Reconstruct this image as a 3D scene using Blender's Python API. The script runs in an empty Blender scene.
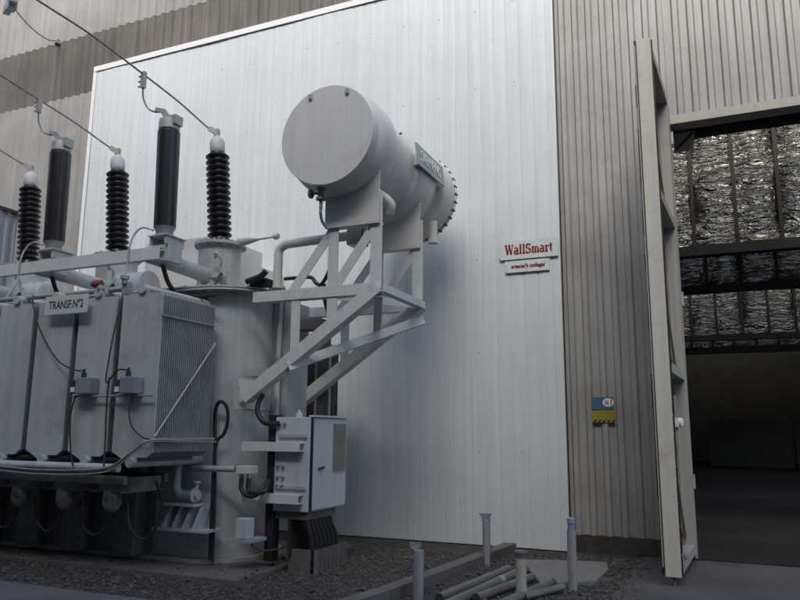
import bpy, bmesh, math, random
from mathutils import Vector, Matrix
random.seed(7)
S = bpy.context.scene
COL = S.collection
R = math.radians
PI = math.pi

# ------------------------------------------------------------------ helpers
def tag(o, label=None, cat=None, group=None, kind=None):
    if label: o['label'] = label
    if cat: o['category'] = cat
    if group: o['group'] = group
    if kind: o['kind'] = kind
    return o

def empty(name, loc=(0, 0, 0)):
    o = bpy.data.objects.new(name, None); COL.objects.link(o)
    o.location = loc; o.empty_display_size = 0.2
    return o

def origin_of(o):
    v = Vector((0, 0, 0))
    while o is not None:
        v += Vector(o.location); o = o.parent
    return v

def obj(name, bm, mats, parent=None, loc=None, smooth=None):
    """bm is in world coordinates; linked as ONE mesh object"""
    org = origin_of(parent) if parent is not None else Vector(loc or (0, 0, 0))
    bmesh.ops.recalc_face_normals(bm, faces=bm.faces[:])
    bm.transform(Matrix.Translation(-org))
    me = bpy.data.meshes.new(name)
    bm.to_mesh(me); bm.free()
    if not isinstance(mats, (list, tuple)): mats = [mats]
    for m in mats: me.materials.append(m)
    o = bpy.data.objects.new(name, me); COL.objects.link(o)
    if parent is not None: o.parent = parent
    else: o.location = org
    if smooth is not None:
        me.polygons.foreach_set('use_smooth', [True] * len(me.polygons))
        me.set_sharp_from_angle(angle=R(smooth))
    return o

def B(): return bmesh.new()

def box(bm, x0, x1, y0, y1, z0, z1, mi=0, bev=0.0):
    m = Matrix.Translation(((x0+x1)/2, (y0+y1)/2, (z0+z1)/2)) @ Matrix.Diagonal((abs(x1-x0), abs(y1-y0), abs(z1-z0), 1))
    r = bmesh.ops.create_cube(bm, size=1, matrix=m)
    fs = {f for v in r['verts'] for f in v.link_faces}
    for f in fs: f.material_index = mi
    if bev > 0:
        es = {e for v in r['verts'] for e in v.link_edges}
        rr = bmesh.ops.bevel(bm, geom=list(es), offset=bev, segments=2, affect='EDGES', profile=.6)
        for f in rr['faces']: f.material_index = mi
    return bm

def obox(bm, c, ax, ay, az, mi=0):
    """oriented box: half axes vectors"""
    c = Vector(c); vs = []
    for sx in (-1, 1):
        for sy in (-1, 1):
            for sz in (-1, 1):
                vs.append(bm.verts.new(c + sx*ax + sy*ay + sz*az))
    for q in ((0,1,3,2),(4,6,7,5),(0,4,5,1),(2,3,7,6),(0,2,6,4),(1,5,7,3)):
        f = bm.faces.new([vs[i] for i in q]); f.material_index = mi

def bar(bm, p, q, w, d, side=None, mi=0):
    """rectangular bar p->q, w across 'side', d along the other"""
    p, q = Vector(p), Vector(q); t = (q-p); L = t.length; t.normalize()
    s = Vector(side) if side is not None else (Vector((0, 0, 1)) if abs(t.z) < .9 else Vector((1, 0, 0)))
    n = t.cross(s).normalized(); s = n.cross(t).normalized()
    obox(bm, (p+q)/2, t*L/2, s*w/2, n*d/2, mi)

def angle_bar(bm, p, q, w, th, face, flange_sign=1):
    """L section p->q: plate of width w whose normal is 'face', plus a flange along one edge going away from face"""
    p, q = Vector(p), Vector(q); t = (q-p); L = t.length; t.normalize()
    n = Vector(face); n = (n - t*n.dot(t)).normalized(); s = t.cross(n).normalized()*flange_sign
    c = (p+q)/2
    obox(bm, c, t*L/2, s*w/2, n*th/2)
    obox(bm, c + s*(w/2-th/2) - n*(w/2+th/2), t*L/2, s*th/2, n*w/2)

def sweep(bm, pts, r, n=8, mi=0, caps=True):
    pts = [Vector(p) for p in pts]; rings = []
    up = None
    for i, p in enumerate(pts):
        a = pts[max(i-1, 0)]; b = pts[min(i+1, len(pts)-1)]
        t = (b-a).normalized()
        if up is None:
            up = Vector((0, 0, 1)) if abs(t.z) < .9 else Vector((1, 0, 0))
        u = (up - t*up.dot(t)).normalized(); v = t.cross(u); up = u
        rr = r[i] if isinstance(r, (list, tuple)) else r
        rings.append([bm.verts.new(p + (u*math.cos(2*PI*k/n) + v*math.sin(2*PI*k/n))*rr) for k in range(n)])
    for a, b in zip(rings, rings[1:]):
        for k in range(n):
            f = bm.faces.new((a[k], a[(k+1) % n], b[(k+1) % n], b[k])); f.material_index = mi
    if caps:
        for rg in (rings[0], rings[-1]):
            f = bm.faces.new(rg); f.material_index = mi

def curve(pts, seg=8):
    """Catmull-Rom through the points"""
    P = [Vector(p) for p in pts]; P = [P[0]*2-P[1]] + P + [P[-1]*2-P[-2]]; out = []
    for i in range(1, len(P)-2):
        for k in range(seg):
            t = k/seg; a, b, c, d = P[i-1:i+3]
            out.append(.5*((2*b) + (c-a)*t + (2*a-5*b+4*c-d)*t*t + (3*b-a-3*c+d)*t**3))
    out.append(P[-2]); return out

def lathe(bm, c, axis, prof, n=32, mi=0):
    """prof: list of (distance along axis, radius)"""
    c = Vector(c); t = Vector(axis).normalized()
    u = Vector((0, 0, 1)) if abs(t.z) < .9 else Vector((1, 0, 0))
    u = (u - t*u.dot(t)).normalized(); v = t.cross(u); rings = []
    for h, r in prof:
        if r < 1e-5: rings.append([bm.verts.new(c + t*h)])
        else: rings.append([bm.verts.new(c + t*h + (u*math.cos(2*PI*k/n) + v*math.sin(2*PI*k/n))*r) for k in range(n)])
    for a, b in zip(rings, rings[1:]):
        for k in range(n):
            k2 = (k+1) % n
            if len(a) == 1 and len(b) == 1: continue
            if len(a) == 1: q = (a[0], b[k2], b[k])
            elif len(b) == 1: q = (a[k], a[k2], b[0])
            else: q = (a[k], a[k2], b[k2], b[k])
            f = bm.faces.new(q); f.material_index = mi
    for rg in (rings[0], rings[-1]):
        if len(rg) > 1:
            f = bm.faces.new(rg); f.material_index = mi

def prism(bm, poly, vec, mi=0):
    """polygon (3D points) extruded by vec"""
    vec = Vector(vec)
    a = [bm.verts.new(Vector(p)) for p in poly]; b = [bm.verts.new(Vector(p)+vec) for p in poly]
    n = len(a)
    fs = [bm.faces.new(a), bm.faces.new(b[::-1])]
    for k in range(n): fs.append(bm.faces.new((a[k], b[k], b[(k+1) % n], a[(k+1) % n])))
    for f in fs: f.material_index = mi

def text_bm(txt, size, thick, bold=0.0, shear=0.0, sx=1.0, sp=1.0):
    cu = bpy.data.curves.new('lettering', 'FONT'); cu.body = txt; cu.size = size; cu.extrude = thick
    cu.offset = bold; cu.shear = shear; cu.align_x = 'CENTER'; cu.align_y = 'CENTER'; cu.resolution_u = 4; cu.space_character = sp
    o = bpy.data.objects.new('lettering', cu); COL.objects.link(o)
    dg = bpy.context.evaluated_depsgraph_get()
    me = bpy.data.meshes.new_from_object(o.evaluated_get(dg))
    bm = B(); bm.from_mesh(me)
    bpy.data.objects.remove(o); bpy.data.curves.remove(cu); bpy.data.meshes.remove(me)
    bm.transform(Matrix.Diagonal((sx, 1, 1, 1)))
    return bm

# ------------------------------------------------------------------ materials
def mat(name, col, rough=.5, metal=0.0, var=.12, vscale=3.0, streak=0.0, dirt=None, dirt_amt=0.0, dirt_scale=2.0,
        bump=0.0, bscale=60.0, spec=.5, stretch=(1, 1, 1), rust=0.0):
    m = bpy.data.materials.new(name); m.use_nodes = True
    nt = m.node_tree; N = nt.nodes; L = nt.links; b = N['Principled BSDF']
    b.inputs['Roughness'].default_value = rough; b.inputs['Metallic'].default_value = metal
    b.inputs['Specular IOR Level'].default_value = spec
    tc = N.new('ShaderNodeTexCoord'); mp = N.new('ShaderNodeMapping'); mp.inputs['Scale'].default_value = stretch
    L.new(tc.outputs['Object'], mp.inputs['Vector'])
    def noise(sc, det=6, rg=.6, vec=None):
        n = N.new('ShaderNodeTexNoise'); n.inputs['Scale'].default_value = sc; n.inputs['Detail'].default_value = det
        n.inputs['Roughness'].default_value = rg; L.new(vec or mp.outputs['Vector'], n.inputs['Vector']); return n
    def ramp(src, a, c, ca, cb):
        r = N.new('ShaderNodeValToRGB'); r.color_ramp.elements[0].position = a; r.color_ramp.elements[1].position = c
        r.color_ramp.elements[0].color = ca; r.color_ramp.elements[1].color = cb; L.new(src, r.inputs['Fac']); return r
    def mul(a, bb, f=1.0):
        x = N.new('ShaderNodeMix'); x.data_type = 'RGBA'; x.blend_type = 'MULTIPLY'; x.inputs['Factor'].default_value = f
        L.new(a, x.inputs[6]); L.new(bb, x.inputs[7]); return x.outputs[2]
    n1 = noise(vscale)
    lo = [c*(1-var) for c in col]; hi = [min(1, c*(1+var)) for c in col]
    out = ramp(n1.outputs['Fac'], .3, .7, (*lo, 1), (*hi, 1)).outputs['Color']
    if streak > 0:
        ms = N.new('ShaderNodeMapping'); ms.inputs['Scale'].default_value = (14, 14, .35); L.new(tc.outputs['Object'], ms.inputs['Vector'])
        ns = noise(1.0, 5, .65, ms.outputs['Vector'])
        k = 1-streak
        out = mul(out, ramp(ns.outputs['Fac'], .35, .65, (k, k*.98, k*.95, 1), (1, 1, 1, 1)).outputs['Color'])
    if dirt:
        nd = noise(dirt_scale, 8, .7)
        x = N.new('ShaderNodeMix'); x.data_type = 'RGBA'
        rr = ramp(nd.outputs['Fac'], .5, .72, (0, 0, 0, 1), (dirt_amt,)*3 + (1,))
        L.new(rr.outputs['Color'], x.inputs['Factor']); L.new(out, x.inputs[6]); x.inputs[7].default_value = (*dirt, 1)
        out = x.outputs[2]
    if rust > 0:
        ng = noise(4.5, 10, .75)
        x = N.new('ShaderNodeMix'); x.data_type = 'RGBA'
        rr = ramp(ng.outputs['Fac'], .63, .69, (0, 0, 0, 1), (rust,)*3 + (1,))
        L.new(rr.outputs['Color'], x.inputs['Factor']); L.new(out, x.inputs[6]); x.inputs[7].default_value = (.17, .095, .05, 1)
        out = x.outputs[2]
    L.new(out, b.inputs['Base Color'])
    nr = noise(vscale*4)
    mr = N.new('ShaderNodeMapRange'); mr.inputs['To Min'].default_value = max(.05, rough-.1); mr.inputs['To Max'].default_value = min(1, rough+.12)
    L.new(nr.outputs['Fac'], mr.inputs['Value']); L.new(mr.outputs['Result'], b.inputs['Roughness'])
    if bump > 0:
        nb = noise(bscale, 6, .6); bp = N.new('ShaderNodeBump'); bp.inputs['Strength'].default_value = 1.0; bp.inputs['Distance'].default_value = bump
        L.new(nb.outputs['Fac'], bp.inputs['Height']); L.new(bp.outputs['Normal'], b.inputs['Normal'])
    return m

M = {}
M['grey'] = mat('transformer_paint', (.50, .53, .525), .42, var=.07, vscale=1.2, streak=.14, dirt=(.20, .18, .15), dirt_amt=.55, dirt_scale=1.6, bump=.0006, bscale=25, rust=.35)
M['greyd'] = mat('radiator_paint', (.40, .44, .455), .45, var=.08, vscale=1.5, streak=.15, dirt=(.15, .13, .11), dirt_amt=.3)
M['beige'] = mat('conservator_paint', (.66, .66, .635), .40, var=.06, vscale=1.0, streak=.07, dirt=(.24, .19, .14), dirt_amt=.28, dirt_scale=1.3, bump=.0006, bscale=20, rust=.22)
M['frame'] = mat('bracket_paint', (.64, .655, .635), .45, var=.06, vscale=2, streak=.06, dirt=(.22, .18, .14), dirt_amt=.4, dirt_scale=4, rust=.45)
M['rust'] = mat('grimy_shaded_steel', (.135, .125, .115), .7, var=.3, vscale=5, bump=.001)
M['lowdark'] = mat('dark_streaked_paint', (.20, .20, .19), .5, var=.25, vscale=3, streak=.3, dirt=(.05, .042, .035), dirt_amt=.8, dirt_scale=2.5)  # darker streaked and blotched paint for parts under the radiators
M['jbox'] = mat('dark_grey_box', (.24, .26, .28), .45, var=.1)
M['capg'] = mat('dull_cap_metal', (.46, .47, .48), .62, .1, var=.12, vscale=9)
M['fin'] = mat('shaded_fin_paint', (.25, .265, .265), .55, var=.15, vscale=2, dirt=(.12, .10, .085), dirt_amt=.5, dirt_scale=3)  # darker copy of the transformer paint, shade between plates put into the colour
M['dark'] = mat('black_rubber', (.018, .018, .019), .5, var=.2)
M['porc'] = mat('brown_porcelain', (.014, .012, .013), .34, var=.2, vscale=6)
M['alu'] = mat('cast_aluminium', (.55, .56, .57), .38, .55, var=.1, vscale=8)
M['galv'] = mat('galvanised_steel', (.38, .38, .37), .5, .35, var=.15, vscale=9, dirt=(.15, .11, .08), dirt_amt=.35, dirt_scale=9)
M['wire'] = mat('stranded_conductor', (.30, .29, .27), .4, .8, var=.25, vscale=30)
M['cab'] = mat('cabinet_paint', (.52, .56, .58), .38, var=.05, vscale=2, streak=.08)
M['brownplate'] = mat('weathered_plate', (.21, .19, .165), .55, var=.15, vscale=6)
M['clad'] = mat('weathered_cladding', (.38, .375, .355), .45, .10, var=.13, vscale=.7, streak=.2, dirt=(.23, .19, .15), dirt_amt=.45, dirt_scale=1.1, bump=.0012, bscale=6)
M['band'] = mat('stained_translucent_sheet', (.165, .152, .128), .5, var=.28, vscale=.6, streak=.35, dirt=(.10, .08, .06), dirt_amt=.4, dirt_scale=.9)
M['white'] = mat('white_coated_sheet', (.665, .71, .72), .38, var=.04, vscale=.5, streak=.09, dirt=(.50, .51, .49), dirt_amt=.35, dirt_scale=.7, bump=.0010, bscale=3.0, spec=.6)
M['screw'] = mat('screw_zinc', (.46, .47, .47), .5, .4)
M['flash'] = mat('cream_flashing', (.40, .38, .325), .5, var=.08, vscale=2, streak=.12, dirt=(.30, .24, .17), dirt_amt=.3)
M['post'] = mat('cream_painted_steel', (.66, .64, .55), .48, var=.06, vscale=1.5, streak=.10, dirt=(.33, .25, .17), dirt_amt=.4, dirt_scale=3)
M['stile'] = mat('shaded_door_frame', (.40, .395, .365), .5, var=.08, streak=.15, dirt=(.25, .18, .12), dirt_amt=.4, dirt_scale=3)  # door paint greyed, its shade put into the colour
M['doorsheet'] = mat('door_sheet_inside', (.28, .25, .225), .5, var=.1, vscale=1.2, streak=.15, dirt=(.23, .13, .09), dirt_amt=.5, dirt_scale=1.5)
M['conc'] = mat('concrete', (.13, .122, .114), .85, var=.18, vscale=1.3, dirt=(.07, .06, .05), dirt_amt=.6, dirt_scale=1.7, bump=.004, bscale=35)
M['concl'] = mat('pale_concrete', (.19, .182, .172), .85, var=.2, vscale=2.0, dirt=(.09, .075, .06), dirt_amt=.6, dirt_scale=2.5, bump=.004, bscale=40)
M['asph'] = mat('yard_paving', (.078, .074, .073), .85, var=.22, vscale=.8, dirt=(.05, .045, .04), dirt_amt=.7, dirt_scale=1.2, bump=.005, bscale=50)
M['soil'] = mat('soil', (.048, .040, .034), .95, var=.4, vscale=2.5, dirt=(.12, .105, .09), dirt_amt=.5, dirt_scale=6, bump=.02, bscale=14)
M['stone'] = mat('gravel_stone', (.088, .082, .076), .9, var=.55, vscale=9, bump=.002, bscale=80)
M['sign'] = mat('sign_board', (.62, .62, .56), .5, var=.06, vscale=6, dirt=(.4, .36, .28), dirt_amt=.3)
M['signw'] = mat('white_sign_board', (.80, .79, .77), .45, var=.03, vscale=4)
M['signg'] = mat('grey_white_sign_board', (.60, .645, .645), .5, var=.05, vscale=5, dirt=(.4, .38, .33), dirt_amt=.35, dirt_scale=6)
M['red'] = mat('red_lettering', (.27, .012, .03), .5, var=.1)
M['black'] = mat('black_lettering', (.03, .03, .035), .5, var=.1)
M['blue'] = mat('blue_print', (.07, .14, .22), .45, var=.12, vscale=12)
M['yellow'] = mat('yellow_print', (.30, .25, .03), .5, var=.14, vscale=20, dirt=(.2, .14, .03), dirt_amt=.4, dirt_scale=18)
M['name'] = mat('name_plate_green', (.31, .36, .34), .4, var=.08, vscale=4)
M['namel'] = mat('name_plate_letter', (.80, .83, .81), .45, var=.05)
M['redflag'] = mat('red_marker', (.22, .06, .06), .6)
M['refl'] = mat('white_label', (.8, .8, .78), .4, var=.02)
M['bluecloth'] = mat('bluish_tape', (.24, .255, .31), .6, var=.2, vscale=12)
M['pvc'] = mat('pale_pipe', (.46, .44, .38), .6, var=.12, vscale=5, streak=.1, dirt=(.2, .15, .1), dirt_amt=.5, dirt_scale=8)
M['tube'] = mat('scaffold_tube', (.19, .19, .18), .5, .4, var=.25, vscale=5, dirt=(.13, .08, .05), dirt_amt=.6, dirt_scale=4)
M['greenband'] = mat('green_tube_ring', (.20, .36, .25), .5, var=.1)
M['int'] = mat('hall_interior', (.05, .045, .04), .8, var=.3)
M['intl'] = mat('bounce_lining', (.50, .47, .41), .6, var=.1)
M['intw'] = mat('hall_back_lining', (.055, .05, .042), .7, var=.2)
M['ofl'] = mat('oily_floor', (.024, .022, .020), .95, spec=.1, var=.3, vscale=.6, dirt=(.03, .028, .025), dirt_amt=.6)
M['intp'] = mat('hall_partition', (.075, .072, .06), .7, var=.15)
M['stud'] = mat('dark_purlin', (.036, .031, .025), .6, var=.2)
M['opp'] = mat('shade_block_face', (.10, .10, .10), .8, var=.25, vscale=.3)
M['nbw'] = mat('bluish_cladding', (.27, .30, .33), .5, .1, var=.1, vscale=.8, streak=.15)

def foil():
    m = bpy.data.materials.new('crinkled_foil'); m.use_nodes = True
    N = m.node_tree.nodes; L = m.node_tree.links; b = N['Principled BSDF']
    b.inputs['Base Color'].default_value = (.36, .335, .275, 1); b.inputs['Metallic'].default_value = .9; b.inputs['Roughness'].default_value = .25
    tc = N.new('ShaderNodeTexCoord'); mp = N.new('ShaderNodeMapping'); mp.inputs['Scale'].default_value = (1.5, 1, 5.5)
    L.new(tc.outputs['Object'], mp.inputs['Vector'])
    n = N.new('ShaderNodeTexNoise'); n.inputs['Scale'].default_value = 1.25; n.inputs['Detail'].default_value = 3.5; n.inputs['Roughness'].default_value = .62; n.inputs['Distortion'].default_value = 1.2
    L.new(mp.outputs['Vector'], n.inputs['Vector'])
    bp = N.new('ShaderNodeBump'); bp.inputs['Strength'].default_value = 1; bp.inputs['Distance'].default_value = .22
    L.new(n.outputs['Fac'], bp.inputs['Height']); L.new(bp.outputs['Normal'], b.inputs['Normal'])
    return m
M['foil'] = foil()

# ------------------------------------------------------------------ camera (calibrated from the photograph's vanishing points)
cam = bpy.data.cameras.new('camera'); co = bpy.data.objects.new('camera', cam); COL.objects.link(co); S.camera = co
cam.sensor_fit = 'HORIZONTAL'; cam.sensor_width = 36; cam.lens = 721.718/800*36; cam.clip_start = .05; cam.clip_end = 1000
yaw, pit, rol = R(-23.746), R(10.295), R(.4456)
fw = Vector((math.sin(yaw)*math.cos(pit), math.cos(yaw)*math.cos(pit), math.sin(pit)))
rt = Vector((math.cos(yaw), -math.sin(yaw), 0)); up = rt.cross(fw)
rt2 = math.cos(rol)*rt + math.sin(rol)*up; up2 = math.cos(rol)*up - math.sin(rol)*rt
mw = Matrix((rt2, up2, -fw)).transposed().to_4x4(); mw.translation = (0, 0, 1.6); co.matrix_world = mw

# ------------------------------------------------------------------ light
SUN_EL, SUN_AZ = R(34), R(167)      # azimuth: direction towards the sun measured from +Y clockwise
w = bpy.data.worlds.new('World'); S.world = w; w.use_nodes = True
nt = w.node_tree; sk = nt.nodes.new('ShaderNodeTexSky'); sk.sky_type = 'NISHITA'; sk.sun_disc = False
sk.sun_elevation = SUN_EL; sk.sun_rotation = SUN_AZ; sk.dust_density = 3.0; sk.air_density = 1.0
bg = nt.nodes['Background']; bg.inputs['Strength'].default_value = .15; nt.links.new(sk.outputs['Color'], bg.inputs['Color'])
sl = bpy.data.lights.new('sun', 'SUN'); sl.energy = 2.0; sl.angle = R(40); sl.color = (1, .985, .955)
so = bpy.data.objects.new('sun', sl); COL.objects.link(so)
sd = Vector((math.sin(SUN_AZ)*math.cos(SUN_EL), math.cos(SUN_AZ)*math.cos(SUN_EL), math.sin(SUN_EL)))
so.rotation_euler = sd.to_track_quat('Z', 'Y').to_euler(); so.location = (0, -5, 20)

S.view_settings.view_transform = 'Standard'; S.view_settings.look = 'None'; S.view_settings.gamma = 1
S.view_settings.exposure = 1.22; S.view_settings.use_curve_mapping = False

# ------------------------------------------------------------------ corrugated sheet
def corrugated(bm, x0, x1, z0, z1, y, pitch, depth, va=.45, sl_=.12, mi=0, axis='X', joints=None, phase=0.0):
    """trapezoidal sheet standing on z0; ribs stick out to -Y (or +X when axis == 'Y'); optional horizontal lap joints"""
    xs = []; k = math.floor((x0-phase)/pitch)
    rw = 1-va-2*sl_
    while True:
        b = phase + k*pitch
        for u, h in ((0, 0), (va, 0), (va+sl_, 1), (va+sl_+rw, 1)):
            xx = b + u*pitch
            if x0 <= xx <= x1: xs.append((xx, h))
        k += 1
        if b > x1: break
    if not xs or xs[0][0] > x0+1e-4: xs.insert(0, (x0, 0))
    if xs[-1][0] < x1-1e-4: xs.append((x1, 0))
    zs = [z0] + [j for j in (joints or []) if z0 < j < z1] + [z1]
    n = len(zs)-1
    for i in range(n):
        off = -.006*(i % 2)         # each course laps the one below
        za, zb = zs[i]-(.05 if i else 0), zs[i+1]
        def P(xx, h, z):
            d = -(depth*h) + off
            return (xx, y+d, z) if axis == 'X' else (y-d, xx, z)
        lo = [bm.verts.new(P(a, h, za)) for a, h in xs]; hi = [bm.verts.new(P(a, h, zb)) for a, h in xs]
        for q in range(len(xs)-1):
            f = bm.faces.new((lo[q], lo[q+1], hi[q+1], hi[q])); f.material_index = mi

# ------------------------------------------------------------------ the setting
bm = B(); g = 60
vs = {}
def gz(x, y): return 0.0
box(bm, -300, 300, -300, 300, -.3, 0)
tag(obj('ground', bm, M['soil']), kind='structure')

bm = B()   # concrete apron before the hall door, its edge worn
edge = [(-1.02+random.uniform(-.05, .05)-max(0, (8.2-y))*.12, y) for y in [10.36-.22*i for i in range(24)]]
poly = [(x, y, .004) for x, y in edge] + [(-2.2, 2, .004), (-2.2, -13, .004), (30, -13, .004), (30, 10.36, .004)]
prism(bm, poly, (0, 0, .004))
tag(obj('pavement', bm, M['asph']), kind='structure')
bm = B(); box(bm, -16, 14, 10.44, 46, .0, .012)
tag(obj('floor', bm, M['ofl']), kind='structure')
bm = B(); box(bm, -30, -4.6, 3.9, 5.55, -.05, .05, bev=.012)
for (a, b_) in ((-8.2, -8.15),): pass
tag(obj('path', bm, M['conc']), kind='structure')
bm = B()
pts = [(-3.42, 4.2), (-3.05, 6.6), (-2.92, 7.8), (-2.72, 9.98)]
for (xa, ya), (xb, yb) in zip(pts, pts[1:]):
    bar(bm, (xa, ya+.006, .05), (xb, yb-.006, .05), .16, .14, side=(1, 0, 0))
tag(obj('kerb', bm, M['conc']), kind='structure')

# ------------------------------------------------------------------ gravel
def in_pad(x, y): return -12 < x < -4.72 and 6.62 < y < 9.2
rnd = random.Random(3)
tb = B(); bmesh.ops.create_icosphere(tb, subdivisions=1, radius=1)
TV = [v.co.copy() for v in tb.verts]; TF = [[v.index for v in f.verts] for f in tb.faces]; tb.free()
SV, SF = [], []
def stone(x, y, z, r):
    m = Matrix.Translation((x, y, z)) @ Matrix.Rotation(rnd.uniform(0, 6.28), 4, 'Z') @ Matrix.Rotation(rnd.uniform(0, 1), 4, 'X') @ Matrix.Diagonal((r*rnd.uniform(.8, 1.5), r*rnd.uniform(.7, 1.1), r*rnd.uniform(.5, .85), 1))
    k = len(SV)
    for v in TV: SV.append(m @ v + Vector((rnd.uniform(-1, 1), rnd.uniform(-1, 1), rnd.uniform(-1, 1)))*r*.22)
    for f in TF: SF.append([i+k for i in f])
for i in range(2600):
    x, y = (rnd.uniform(-9.6, -1.0), rnd.uniform(5.6, 10.1))
    if not in_pad(x, y): stone(x, y, .002, rnd.uniform(.005, .010))
n = 0
while n < 9000:
    u = rnd.random()
    if u < .75: x, y = rnd.uniform(-9.6, -3.1), rnd.uniform(5.6, 9.6)
    elif u < .93: x, y = rnd.uniform(-3.0, -1.25), rnd.uniform(6.4, 10.1)
    else: x, y = rnd.uniform(-1.35, -.85), rnd.uniform(7.0, 10.0)
    if in_pad(x, y) and rnd.random() > (.10 if y < 6.85 or x > -4.95 else .012): continue
    if x < -3.1 and y > 9.0 and rnd.random() < .5: continue
    big = rnd.random()
    r = rnd.uniform(.009, .019) if big < .93 else rnd.uniform(.020, .036)
    if x > -1.3 and rnd.random() < .4: continue
    base = .055 if in_pad(x, y) else 0.0
    stone(x, y, base + r*.3, r); n += 1
gme = bpy.data.meshes.new('gravel'); gme.from_pydata(SV, [], SF); gme.materials.append(M['stone'])
go = bpy.data.objects.new('gravel', gme); COL.objects.link(go); tag(go, kind='stuff')

# ------------------------------------------------------------------ warehouse
WY = 10.40                                   # valley plane of the cladding
wh = tag(empty('warehouse', (-6, 12, 0)), 'big warehouse with weathered beige corrugated cladding and an open doorway at its right', 'warehouse')
OX = -.40                                    # left jamb of the door opening
bm = B()
corrugated(bm, -2.06, OX, .23, 13.5, WY, .205, .042, joints=[9.6], phase=.03)
corrugated(bm, OX+.001, 6.5, 6.02, 13.5, WY, .205, .042, joints=[9.6], phase=.03)
corrugated(bm, -24, -2.061, .23, 8.60, WY, .23, .042, joints=[4.9], phase=.05)
corrugated(bm, -24, -2.061, 9.96, 13.5, WY-.012, .23, .042, phase=.05)
obj('wall_cladding', bm, M['clad'], wh)
bm = B(); corrugated(bm, -24, -2.061, 8.54, 10.02, WY-.005, .23, .042, phase=.05)
obj('skylight_band', bm, M['band'], wh)
bm = B(); box(bm, -24, OX-.01, 10.36, 10.62, -.02, .235, bev=.006)
obj('plinth', bm, M['soil'], wh)
bm = B()
box(bm, OX-.12, 6.5, 10.33, 10.62, 5.915, 6.035); box(bm, OX-.12, 6.5, 10.315, 10.329, 5.90, 5.95)
obj('header_flashing', bm, M['flash'], wh)
bm = B(); box(bm, OX-.05, OX+.015, 10.42, 10.62, .02, 5.91)
obj('door_jamb', bm, M['flash'], wh)
bm = B()
prism(bm, [(-.37, 10.70, 5.905), (-.08, 10.70, 5.905), (-.08, 10.70, 5.84), (-.16, 10.70, 5.62), (-.37, 10.70, 5.62)], (0, .02, 0))
obj('gusset_plate', bm, M['flash'], wh)
bm = B(); bar(bm, (-.33, 10.685, 5.66), (-.10, 10.685, 5.88), .035, .016, side=(1, 0, -1)); obj('stay_bar', bm, M['stud'], wh)
bm = B()
box(bm, -24, -.45, 10.44, 10.60, .24, 13.3); box(bm, -.449, 6.5, 10.44, 10.60, 6.08, 13.3)
box(bm, 3.6, 6.5, 10.44, 10.60, .012, 6.079)
obj('inner_wall', bm, M['intl'], wh)  # unseen inner face, made pale to bounce light onto the foil
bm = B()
box(bm, -24, -23.8, 10.62, 46, .012, 13.3); box(bm, 12, 12.2, 10.61, 46, 6.5, 13.3); box(bm, 12, 12.2, 36, 46, .012, 6.499); box(bm, -24, 14.2, 46, 46.2, .012, 13.3)  # right side left open low down, added to let daylight in
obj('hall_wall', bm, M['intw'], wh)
bm = B(); ya = 10.2
for yb, yc in ((10.9, 16.9), (18.5, 21.0), (24.0, 29.0), (31.5, 35.2), (46.4, 46.4)):  # unseen roof slots added to let sky light onto the foil
    za, zb = 13.5+(ya-10.2)*.03, 13.5+(yb-10.2)*.03
    prism(bm, [(-24.3, ya, za), (14.4, ya, za), (14.4, yb, zb), (-24.3, yb, zb)], (0, 0, .2)); ya = yc
for ya, yb in ((10.9, 16.9), (18.5, 21.0), (24.0, 29.0), (31.5, 35.2)):
    z = 13.5+(ya-10.2)*.03; z2 = 13.5+(yb-10.2)*.03
    for xa, xb in ((-24.3, -4), (9, 14.4)): prism(bm, [(xa, ya+.002, z), (xb, ya+.002, z), (xb, yb-.002, z2), (xa, yb-.002, z2)], (0, 0, .2))
obj('roof', bm, M['clad'], wh)
bm = B(); box(bm, -.39, 6.4, 11.1, 11.25, 6.0, 8.2); obj('eaves_beam', bm, M['stud'], wh)
# foil lined bulkheads under the roof girders
for (Y, zb, x0, x1, ph, beam, step) in ((17.8, 5.87, -9, 9, -.285, .24, .909), (21.7, 5.67, -9, 9, -.10, .21, .88), (30.0, 5.29, -10, 10, .10, .22, .892), (36.0, 5.47, -11, 11, -.1, .3, .9)):
    bm = B(); nx = int((x1-x0)/.25); nz = 22; zt = 13.0
    rr = random.Random(int(Y))
    grid = []
    for i in range(nx+1):
        colv = []
        for k in range(nz+1):
            z = zb + (zt-zb)*(k/nz)**1.6
            x = x0 + (x1-x0)*i/nx
            u = ((x-ph)/step) % 1.0
            sag = math.sin(PI*u)                     # the quilt bulges between the studs
            colv.append(bm.verts.new((x, Y - .12*sag*(1-.5*k/nz) - .16*math.sin(min(1, (z-zb)/.9)*PI/2)*sag + rr.uniform(-.03, .03), z)))
        grid.append(colv)
    for i in range(nx):
        for k in range(nz): bm.faces.new((grid[i][k], grid[i+1][k], grid[i+1][k+1], grid[i][k+1]))
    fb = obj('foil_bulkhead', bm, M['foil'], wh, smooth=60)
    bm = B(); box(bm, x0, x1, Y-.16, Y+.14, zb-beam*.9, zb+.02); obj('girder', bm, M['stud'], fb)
    k = math.floor((x0-ph)/step)+1
    while ph + k*step < x1:
        xx = ph + k*step
        if -2.5 < xx < 5.5:
            bm = B(); box(bm, xx-.04, xx+.04, Y-.15, Y-.02, zb+.02, zt); obj('stud', bm, M['stud'], fb)
        k += 1
bm = B(); box(bm, -.6, 3.1, 39.9, 40.0, .012, 2.3); box(bm, 3.25, 6, 39.9, 40.0, .012, 2.1); obj('partition', bm, M['intp'], wh)

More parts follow.
